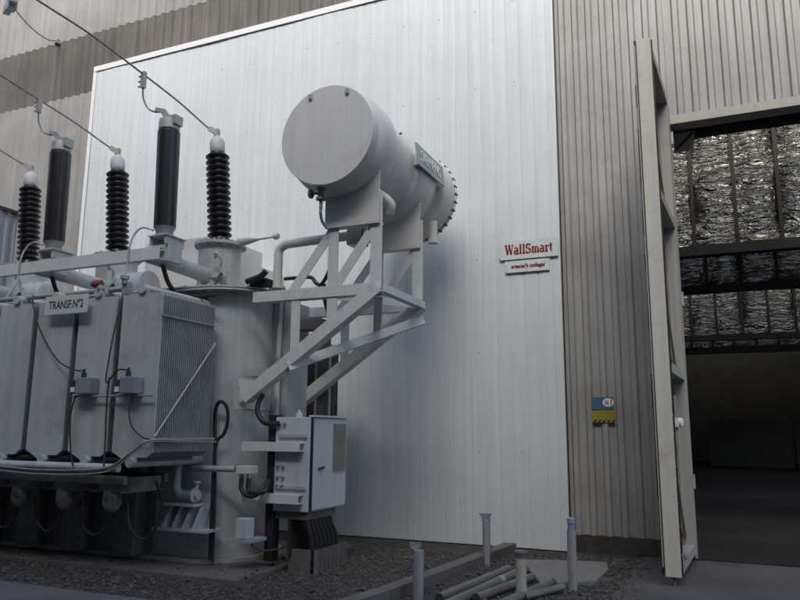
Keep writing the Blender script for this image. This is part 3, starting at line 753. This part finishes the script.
# black hose loop and drop cable on the tank's rounded end
bm = B(); sweep(bm, curve([(-5.57, 7.18, 1.46), (-5.585, 7.18, 1.75), (-5.55, 7.165, 1.90), (-5.48, 7.16, 1.93), (-5.42, 7.185, 1.86), (-5.41, 7.20, 1.7), (-5.45, 7.19, 1.55), (-5.53, 7.17, 1.46), (-5.54, 7.15, 1.2), (-5.52, 7.13, .7), (-5.50, 7.11, .12)], 7), .022, 8); part('drop_cable', bm, M['dark'], 40)
bm = B(); sweep(bm, curve([(-5.56, 7.17, 1.46), (-5.50, 7.14, 1.0), (-5.46, 7.11, .5), (-5.44, 7.09, .10)], 7), .016, 8); part('drop_cable', bm, M['dark'], 40)

# --- control cabinet
bm = B(); box(bm, -4.79, -4.32, 7.30, 8.15, .69, 1.75, bev=.008)
cb = part('control_cabinet', bm, M['cab'])
bm = B(); box(bm, -4.316, -4.296, 7.325, 8.14, .71, 1.74, bev=.004); dr = obj('door', bm, M['cab'], cb)
bm = B(); box(bm, -4.345, -4.270, 7.30, 8.20, 1.752, 1.775); obj('rain_hood', bm, M['cab'], cb)
bm = B(); box(bm, -4.293, -4.283, 7.80, 8.10, 1.12, 1.68); obj('vent_plate', bm, M['brownplate'], cb)
bm = B(); obox(bm, (-4.275, 7.50, 1.17), Vector((.012, 0, 0)), Vector((0, .055, .008)), Vector((0, 0, .012))); obj('handle', bm, M['stud'], cb)
bm = B(); box(bm, -4.319, -4.29, 7.304, 7.322, .70, 1.75); obj('door_seal', bm, M['dark'], cb)
for zc in (1.42, .84):
    bm = B(); y = 7.20
    box(bm, -5.20, -4.40, y, y+.012, zc-.06, zc+.04); box(bm, -5.20, -4.40, y+.012, y+.10, zc+.03, zc+.042); box(bm, -5.20, -4.40, y+.012, y+.10, zc-.06, zc-.048)
    obj('mounting_channel', bm, M['frame'], cb)
    bm = B(); box(bm, -4.74, -4.36, 7.27, 7.299, zc+.10, zc+.135); obj('drip_bar', bm, M['greyd'], cb)
for zz in (1.68, 1.20, 1.08, .98):
    bm = B()
    for k in range(2): lathe(bm, (-4.74+.075*k, 7.30, zz), (0, -1, 0), [(0, .022), (.03, .022), (.03, .013), (.05, .013)], 8)
    obj('cable_gland', bm, M['alu'], cb, smooth=40)
bm = B(); lathe(bm, (-4.60, 7.5, 1.75), (0, 0, 1), [(0, .04), (.05, .04), (.06, .02), (.09, .02)], 10); obj('lifting_eye', bm, M['cab'], cb)
bm = B(); box(bm, -4.92, -4.80, 7.34, 7.46, .12, 1.78, bev=.006); part('cable_trunk', bm, M['dark'])
bm = B(); sweep(bm, curve([(-5.0, 7.32, 2.02), (-5.05, 7.30, 1.92), (-5.04, 7.28, 1.80), (-4.94, 7.27, 1.69), (-4.80, 7.26, 1.67), (-4.72, 7.27, 1.68)], 6), .030, 10); part('black_hose', bm, M['dark'], 40)
# cables leaving the cabinet into a ribbed sheet collar
bm = B(); box(bm, -4.78, -4.36, 7.34, 8.0, .60, .688); part('gland_plate', bm, M['rust'])
for k in range(7):
    y0 = 7.38 + k*.088; y1 = 7.46 + k*.095
    bm = B(); sweep(bm, curve([(-4.40, y0, .62), (-4.375, y0+.02, .5), (-4.355, y1-.02, .35), (-4.35, y1, .16)], 4), .036, 10); part('outgoing_cable', bm, M['dark'], 40)
bm = B(); box(bm, -4.62, -4.58, 7.36, 8.05, .20, .62); part('cable_backing', bm, M['stud'])
bm = B(); corrugated(bm, 7.42, 8.16, .0, .27, -4.30, .10, .03, axis='Y'); box(bm, -4.62, -4.34, 7.40, 7.415, .0, .27); box(bm, -4.62, -4.34, 8.16, 8.175, .0, .27); part('cable_collar', bm, M['rust'])

# --- things on the tank's right end and behind
bm = B(); sweep(bm, [(-5.20, 7.92, 1.6), (-5.20, 7.92, 3.30)], .035, 12); part('riser_pipe', bm, M['grey'], 40)
bm = B(); box(bm, -5.30, -5.10, 8.0, 8.5, 1.2, 3.28, bev=.01); part('end_stiffener', bm, M['greyd'])
bm = B(); box(bm, -5.30, -4.99, 7.40, 7.62, 2.25, 2.34); part('lifting_lug', bm, M['grey'])
for (x0, x1, zt) in ((-6.0, -5.52, 3.02), (-5.44, -5.04, 2.82)):
    bm = B()
    for k in range(5): prism(bm, [(a, 8.98+k*.06, b_) for a, b_ in hexplate(x0, x1, 1.25, zt)], (0, .03, 0))
    rr_ = part('rear_radiator', bm, M['rust'])  # dark brown rear bank, its shade put into the colour
    bm = B(); box(bm, x1+.004, x1+.02, 8.96, 9.0, 1.3, zt); obj('side_strip', bm, M['greyd'], rr_)
    bm = B(); box(bm, (x0+x1)/2-.012, (x0+x1)/2+.012, 8.94, 8.975, 1.25, zt); obj('side_strip', bm, M['grey'], rr_)
bm = B(); box(bm, -5.3, -4.75, 8.20, 8.42, 2.92, 3.06); box(bm, -5.3, -4.82, 8.46, 8.62, 2.75, 2.86); lathe(bm, (-4.78, 8.20, 2.86), (0, 1, 0), [(0, .05), (.04, .05)], 14); part('pipe_support', bm, M['rust'])

# --- support frame of the conservator: two trusses and cross members
def truss(Y, face):
    fr = B(); w_ = .105; t_ = .012; f = (0, -1, 0)
    def ab(p, q, s=1, w=w_): angle_bar(fr, (p[0], Y, p[1]), (q[0], Y, q[1]), w, t_, f, s)
    return fr, ab
for Y in (7.25, 8.50):
    mm = M['frame']
    def member(name, p, q, s=1, w=.105, dy=0.0):
        w *= 1.22
        bm = B(); angle_bar(bm, (p[0], Y+dy, p[1]), (q[0], Y+dy, q[1]), w, .012, (0, -1, 0), s); part(name, bm, mm)
    member('truss_chord', (-5.16, 3.20), (-3.44, 3.20), 1)
    member('truss_diagonal', (-5.24, 1.98), (-3.46, 3.22), 1, .12, -.014)
    member('truss_post', (-4.55, 3.15), (-4.55, 2.46), 1, .10, .014)
    member('truss_post', (-4.06, 4.02), (-4.06, 2.84), 1, .11, .014)
    member('truss_post', (-3.50, 4.34), (-3.50, 3.20), 1, .12, .014)
    member('truss_brace', (-4.10, 3.92), (-4.62, 3.24), 1, .095, .028)
    member('truss_brace', (-3.55, 3.92), (-4.03, 3.26), 1, .095, .028)
    bm = B(); a = [(-4.16, Y-.03, 3.98), (-3.45, Y-.03, 3.98)]
    n_ = 12
    for k in range(n_+1):                                        # cradle follows the drum
        xx = -3.45 - .71*k/n_; zz = 4.98 - math.sqrt(max(.0, .605**2 - (xx+3.98)**2)) if abs(xx+3.98) < .6 else 4.7
        a.append((xx, Y-.03, min(zz, 4.62)))
    prism(bm, a, (0, .02, 0)); box(bm, -4.16, -3.45, Y-.03, Y+.10, 3.96, 3.978); part('saddle', bm, M['beige'])
def cross(name, p, q, w=.10, s=1, face=(0, 0, 1)):
    bm = B(); angle_bar(bm, p, q, w, .012, face, s); part(name, bm, M['frame'])
cross('cross_member', (-3.40, 7.27, 3.20), (-3.40, 8.52, 3.20), .09, 1, (1, 0, 0))
cross('cross_member', (-4.60, 7.22, 2.34), (-3.42, 8.54, 3.02), .11, 1, (.55, -.5, .1))
cross('cross_member', (-3.44, 7.30, 3.14), (-4.02, 8.46, 2.80), .08, 1, (.6, -.3, .2))
cross('cross_member', (-4.55, 7.30, 3.26), (-3.50, 8.46, 3.24), .08, 1, (0, 0, 1))
bm = B(); box(bm, -5.31, -5.285, 7.15, 8.2, 1.85, 2.12); part('bracket_plate', bm, M['grey'])
bm = B(); prism(bm, [(-5.3, 7.235, 1.90), (-5.06, 7.235, 2.08), (-5.06, 7.235, 2.18), (-5.3, 7.235, 2.22)], (0, .012, 0)); part('gusset_plate', bm, M['frame'])

# --- conservator drum
CX, CZ = -3.98, 4.98
bm = B()
prof = [(0.0, 0.0), (0.0, .585), (.012, .60), (.13, .60), (.15, .605), (.20, .640), (.26, .652), (.40, .658), (.52, .652), (.58, .635), (.615, .600), (.63, .590), (1.24, .590), (1.26, .600), (1.30, .635), (1.36, .652), (1.58, .660), (1.80, .652), (1.86, .635), (1.90, .605), (2.02, .595), (2.05, .605), (2.10, .645), (2.18, .665), (2.40, .675), (2.56, .675), (2.565, .690), (2.60, .690), (2.60, .62), (2.66, .50), (2.68, .0)]
lathe(bm, (CX, 6.90, CZ), (0, 1, 0), prof, 72)
for k in range(36):
    a = 2*PI*k/36; lathe(bm, (CX+.680*math.cos(a), 9.445, CZ+.680*math.sin(a)), (0, 1, 0), [(0, .016), (.09, .016)], 6, mi=1)
cs = part('conservator', bm, [M['beige'], M['stud']], 28)
bm = B(); lathe(bm, (CX, 6.896, CZ), (0, -1, 0), [(0, .607), (.012, .607), (.016, .603), (.016, 0)], 72); obj('end_cover', bm, M['beige'], cs, smooth=28)
for a in (62, 113):
    bm = B(); p = (CX+.57*math.cos(R(a)), 6.88, CZ+.545*math.sin(R(a)))
    box(bm, p[0]-.022, p[0]+.022, 6.855, 6.88, p[2]-.03, p[2]+.035, bev=.006); obj('lifting_lug', bm, M['galv'], cs)
bm = B(); lathe(bm, (CX+.605, 7.62, CZ+.20), (1, 0, .3), [(0, .012), (.03, .012)], 8); obj('plug', bm, M['stud'], cs)
# name plate
nx = -3.275
bm = B(); prism(bm, [(nx, 7.98, 4.915), (nx, 8.95, 4.915), (nx-.03, 8.95, 5.205), (nx-.03, 7.98, 5.205)], (-.018, 0, 0)); npz = obj('name_plate', bm, M['name'], cs)
bm = text_bm('SIEMENS', .20, .003, sp=1.12)
bm.transform(Matrix.Translation((nx-.010, 8.465, 5.06)) @ Matrix.Rotation(R(-6), 4, 'Y') @ Matrix.Rotation(R(90), 4, 'Z') @ Matrix.Rotation(R(90), 4, 'X') @ Matrix.Diagonal((.88, 1.12, 1, 1)))
obj('lettering', bm, M['namel'], cs)
for yy in (8.12, 8.8):
    bm = B(); box(bm, nx-.11, nx-.03, yy, yy+.04, 4.96, 5.10); obj('stand_off', bm, M['beige'], cs)
bm = B()
lathe(bm, (-4.11, 7.03, 4.47), (0, 0, -1), [(0, .03), (.06, .03), (.06, .055), (.09, .055), (.09, .035), (.19, .04), (.19, .06), (.22, .06), (.22, .02), (.33, .02)], 16)
sweep(bm, [(-4.11, 7.03, 4.33), (-4.22, 7.0, 4.33)], .014, 8); lathe(bm, (-4.22, 7.0, 4.33), (-1, 0, 0), [(0, .055), (.025, .055)], 16)
obj('drain_valve', bm, M['brownplate'], cs, smooth=40)
bm = B(); sweep(bm, curve([(-4.11, 7.03, 4.16), (-4.12, 7.05, 4.08), (-4.15, 7.18, 4.0), (-4.20, 7.58, 3.97)], 5), .018, 8); obj('drain_line', bm, M['galv'], cs)
bm = B(); lathe(bm, (-3.45, 8.95, 4.44), (0, 0, -1), [(0, .06), (.26, .06), (.26, .075), (.31, .075), (.31, 0)], 16); obj('breather_stub', bm, M['beige'], cs, smooth=40)
bm = B(); sweep(bm, curve([(-3.60, 7.42, 4.42), (-3.48, 7.46, 4.33), (-3.42, 7.50, 4.24), (-3.46, 7.55, 4.15)], 5), .05, 12); obj('vent_elbow', bm, M['beige'], cs, smooth=40)
# oil pipe with relay between conservator and tank
bm = B()
sweep(bm, curve([(-5.06, 7.62, 3.36), (-5.06, 7.62, 3.76), (-5.06, 7.62, 3.84), (-5.03, 7.62, 3.90), (-4.96, 7.62, 3.935), (-4.88, 7.62, 3.945), (-4.3, 7.62, 3.955), (-3.95, 7.62, 3.96)], 5), .058, 16); lathe(bm, (-5.06, 7.62, 3.366), (0, 0, 1), [(0, .11), (.025, .11)], 16)
part('oil_pipe', bm, M['beige'], 40)
bm = B(); box(bm, -4.03, -3.82, 7.52, 7.72, 3.82, 4.05, bev=.015); lathe(bm, (-3.925, 7.52, 3.93), (0, -1, 0), [(0, .075), (.03, .075), (.03, .05), (.035, 0)], 18); lathe(bm, (-3.80, 7.62, 3.95), (1, 0, 0), [(0, .11), (.04, .11), (.04, .06), (.10, .06), (.10, .10), (.13, .10)], 16); lathe(bm, (-3.66, 7.62, 3.82), (0, 0, -1), [(0, .02), (.2, .02), (.2, .06), (.22, .06)], 12)
part('gas_relay', bm, M['alu'], 40)
bm = B(); sweep(bm, curve([(-4.98, 7.66, 3.50), (-4.8, 7.66, 3.50), (-4.62, 7.7, 3.50), (-4.54, 7.7, 3.42), (-4.46, 7.7, 3.40), (-4.36, 7.7, 3.56), (-4.32, 7.7, 3.75), (-4.3, 7.66, 3.86)], 6), .024, 8); part('black_hose', bm, M['dark'], 40)
bm = B(); sweep(bm, curve([(-4.42, 7.70, 3.40), (-4.42, 7.72, 3.2), (-4.38, 7.75, 3.02), (-4.40, 7.8, 2.9)], 6), .024, 8); part('black_hose', bm, M['dark'], 40)
bm = B(); box(bm, -5.30, -5.06, 7.36, 7.52, 3.37, 3.46); sweep(bm, curve([(-5.3, 7.3, 3.42), (-5.1, 7.3, 3.47), (-5.02, 7.3, 3.53)], 4), .04, 8); part('cable_stub', bm, M['dark'])

# sign hanging on the top rail
sg = tag(empty('transformer_sign', (-6.86, 6.0, 3.0)), 'small cream sign with black lettering hung on the rail above the radiators', 'sign')
bm = B(); box(bm, -7.20, -6.53, 5.99, 6.002, 2.905, 3.125, bev=.002); obj('board', bm, M['sign'], sg)
bm = B(); box(bm, -7.12, -7.09, 6.003, 6.17, 3.10, 3.118); box(bm, -6.66, -6.63, 6.003, 6.17, 3.10, 3.118); obj('hanger', bm, M['galv'], sg)
bm = text_bm('TRANSF.Nº2', .125, .001, bold=.0012)
bm.transform(Matrix.Translation((-6.865, 5.988, 3.012)) @ Matrix.Rotation(R(90), 4, 'X') @ Matrix.Diagonal((.80, 1.1, 1, 1))); obj('lettering', bm, M['black'], sg)

# ------------------------------------------------------------------ overhead conductors
labels = ('overhead conductor drooping to the ribbed bushing nearest the conservator', 'overhead conductor drooping to the middle ribbed bushing', 'overhead conductor drooping to the ribbed bushing by the left picture edge')
for i, xm in enumerate(TXS):
    d = xm - TXS[0]; oc = tag(empty('overhead_cable', (xm-.24, 7.92, 5.88)), labels[i], 'cable', 'conductors over the transformer')
    pts = [(-6.50+d, 7.88, 5.88), (-6.50+d, 7.70, 5.91), (-6.50+d, 7.2, 6.005), (-6.55+d, 6.6, 6.115), (-6.66+d, 5.8, 6.28), (-6.86+d, 5.2, 6.43), (-7.1+d, 4.4, 6.64), (-7.6+d, 2.5, 7.2), (-8.6+d, -2, 8.6), (-10.9+d, -13.98, 12.3)]
    bm = B(); sweep(bm, curve(pts, 8), .0125, 8); obj('conductor', bm, M['wire'], oc, smooth=60)
    bm = B(); bar(bm, (-6.55+d, 6.6, 6.15), (-6.55+d, 6.6, 5.93), .055, .05)
    for zz in (6.10, 6.03, 5.96): lathe(bm, (-6.60+d, 6.6, zz), (-1, 0, 0), [(0, .014), (.03, .014)], 6)
    obj('clamp', bm, M['galv'], oc)
    bm = B(); sweep(bm, curve([(-6.55+d, 6.6, 5.95), (-6.55+d, 6.62, 5.80), (-6.50+d, 6.66, 5.67), (-6.40+d, 6.68, 5.61), (-6.32+d, 6.69, 5.60)], 6), .012, 8); obj('jumper', bm, M['wire'], oc, smooth=60)
oc = tag(empty('overhead_cable', (-9.2, 6.6, 7.8)), 'thin dark stay cable running from a clamp at the upper left corner to the wall', 'cable')
bm = B(); sweep(bm, curve([(-12.85, 10.30, 9.98), (-11.6, 9.1, 9.1), (-10.3, 7.75, 8.3), (-9.25, 6.6, 7.80), (-8.6, 5.9, 7.60), (-7, 3, 7.9), (-6, -13.98, 12)], 8), .0125, 8); obj('conductor', bm, M['wire'], oc, smooth=60)
bm = B(); bar(bm, (-9.55, 6.75, 7.83), (-9.05, 6.5, 7.78), .10, .09); bar(bm, (-9.35, 6.66, 7.82), (-9.15, 6.56, 7.78), .17, .12); obj('clamp', bm, M['galv'], oc)
bm = B(); box(bm, -12.9, -12.8, 10.29, 10.375, 9.93, 10.03); obj('wall_bracket', bm, M['galv'], oc)

# ------------------------------------------------------------------ posts, pipes, slab in the yard
def post(x, y, h, r, label, m, cap):
    p = tag(empty('pipe_post', (x, y, 0)), label, 'post', 'short pipe posts in the yard')
    bm = B(); sweep(bm, [(x, y, -.1), (x+.004, y, h)], r, 18, caps=True); obj('tube', bm, m, p, smooth=40)
    if cap == 'rag':
        bm = B()
        for k in range(7):
            a = random.uniform(0, 6.28); bar(bm, (x, y, h+.01), (x+.06*math.cos(a)-.03, y+.04*math.sin(a), h+.03+random.uniform(0, .06)), .03, .004)
        obj('rag', bm, M['galv'], p)
    elif cap == 'tee':
        bm = B(); prism(bm, [(x-.09, y-.02, h+.075), (x+.07, y-.02, h+.08), (x+.04, y-.02, h+.03), (x+.055, y-.02, h-.01), (x-.055, y-.02, h-.01), (x-.045, y-.02, h+.03)], (0, .05, 0)); obj('tape', bm, M['bluecloth'], p)
    elif cap == 'cap':
        bm = B(); lathe(bm, (x+.004, y, h-.005), (0, 0, 1), [(0, r*1.12), (.02, r*1.15), (.05, r*1.35), (.062, r*1.25), (.04, r*.7), (.04, 0)], 16); obj('rim', bm, M['rust'], p, smooth=30)
    else:
        bm = B(); lathe(bm, (x+.004, y, h-.004), (0, 0, 1), [(0, r*.8), (.07, r*.8), (.07, r*.95), (.12, r*.85), (.13, 0)], 14); obj('fitting', bm, M['bluecloth'], p, smooth=30)
post(-2.78, 6.81, .46, .051, 'grey pipe post with ragged wire on top, left of the others by the kerb', M['galv'], 'rag')
post(-2.73, 8.89, .53, .047, 'pipe post wrapped with bluish tape at its top, close to the white screen', M['galv'], 'tee')
post(-1.88, 7.25, .40, .052, 'short cream pipe post with a rusty rim standing over the loose tubes', M['pvc'], 'cap')
post(-1.51, 7.92, .60, .047, 'tallest pipe post with a bluish fitting, beneath the edge of the white screen', M['galv'], 'fit')
pl = [((-2.56, 6.80), (-2.33, 8.45), .04, .048, 'loose grey tube on the ground, the one closest to the kerb'),
      ((-2.40, 6.45), (-2.15, 8.50), .045, .050, 'loose grey tube with a green band, on the ground'),
      ((-2.24, 6.95), (-1.98, 8.10), .04, .045, 'loose grey tube on the ground behind the short cream post'),
      ((-2.05, 6.30), (-1.72, 7.95), .04, .044, 'loose grey tube on the ground, running past the foot of the cream post'),
      ((-1.84, 7.20), (-1.58, 7.75), .04, .036, 'short loose tube with an open end, on the ground by the tallest post')]
for (a, b_, z, r, lab) in pl:
    bm = B(); A = Vector((a[0], a[1], z)); Bv = Vector((b_[0], b_[1], z+.015)); t = Bv-A
    n_ = 16; lathe(bm, A, t, [(.0, r), (t.length, r), (t.length, r*.82), (.0, r*.82), (0, r)], n_)
    mats = [M['tube'], M['greenband']]
    p = tag(obj('loose_tube', bm, mats, loc=(a[0], a[1], 0), smooth=40), lab, 'tube', 'loose tubes on the ground')
    if 'green' in lab:
        bm = B(); q = A + t*.62; lathe(bm, q, t, [(0, r*1.03), (.10, r*1.03)], n_); obj('band', bm, M['greenband'], p, smooth=40)  # green ring around part of the tube
bm = B(); rs = random.Random(11)
poly = [(-2.42, 9.18), (-1.9, 9.36), (-1.38, 9.48), (-1.30, 9.0), (-1.33, 8.30), (-1.6, 8.05), (-1.84, 7.90), (-2.1, 8.5)]
prism(bm, [(x, y, .0) for x, y in poly], (0, 0, .05)); bmesh.ops.bevel(bm, geom=[e for e in bm.edges], offset=.008, segments=1, affect='EDGES')
tag(obj('concrete_slab', bm, M['concl'], loc=(-1.8, 8.6, 0)), 'flat pale concrete slab with a chipped edge lying among tubes and posts', 'slab')
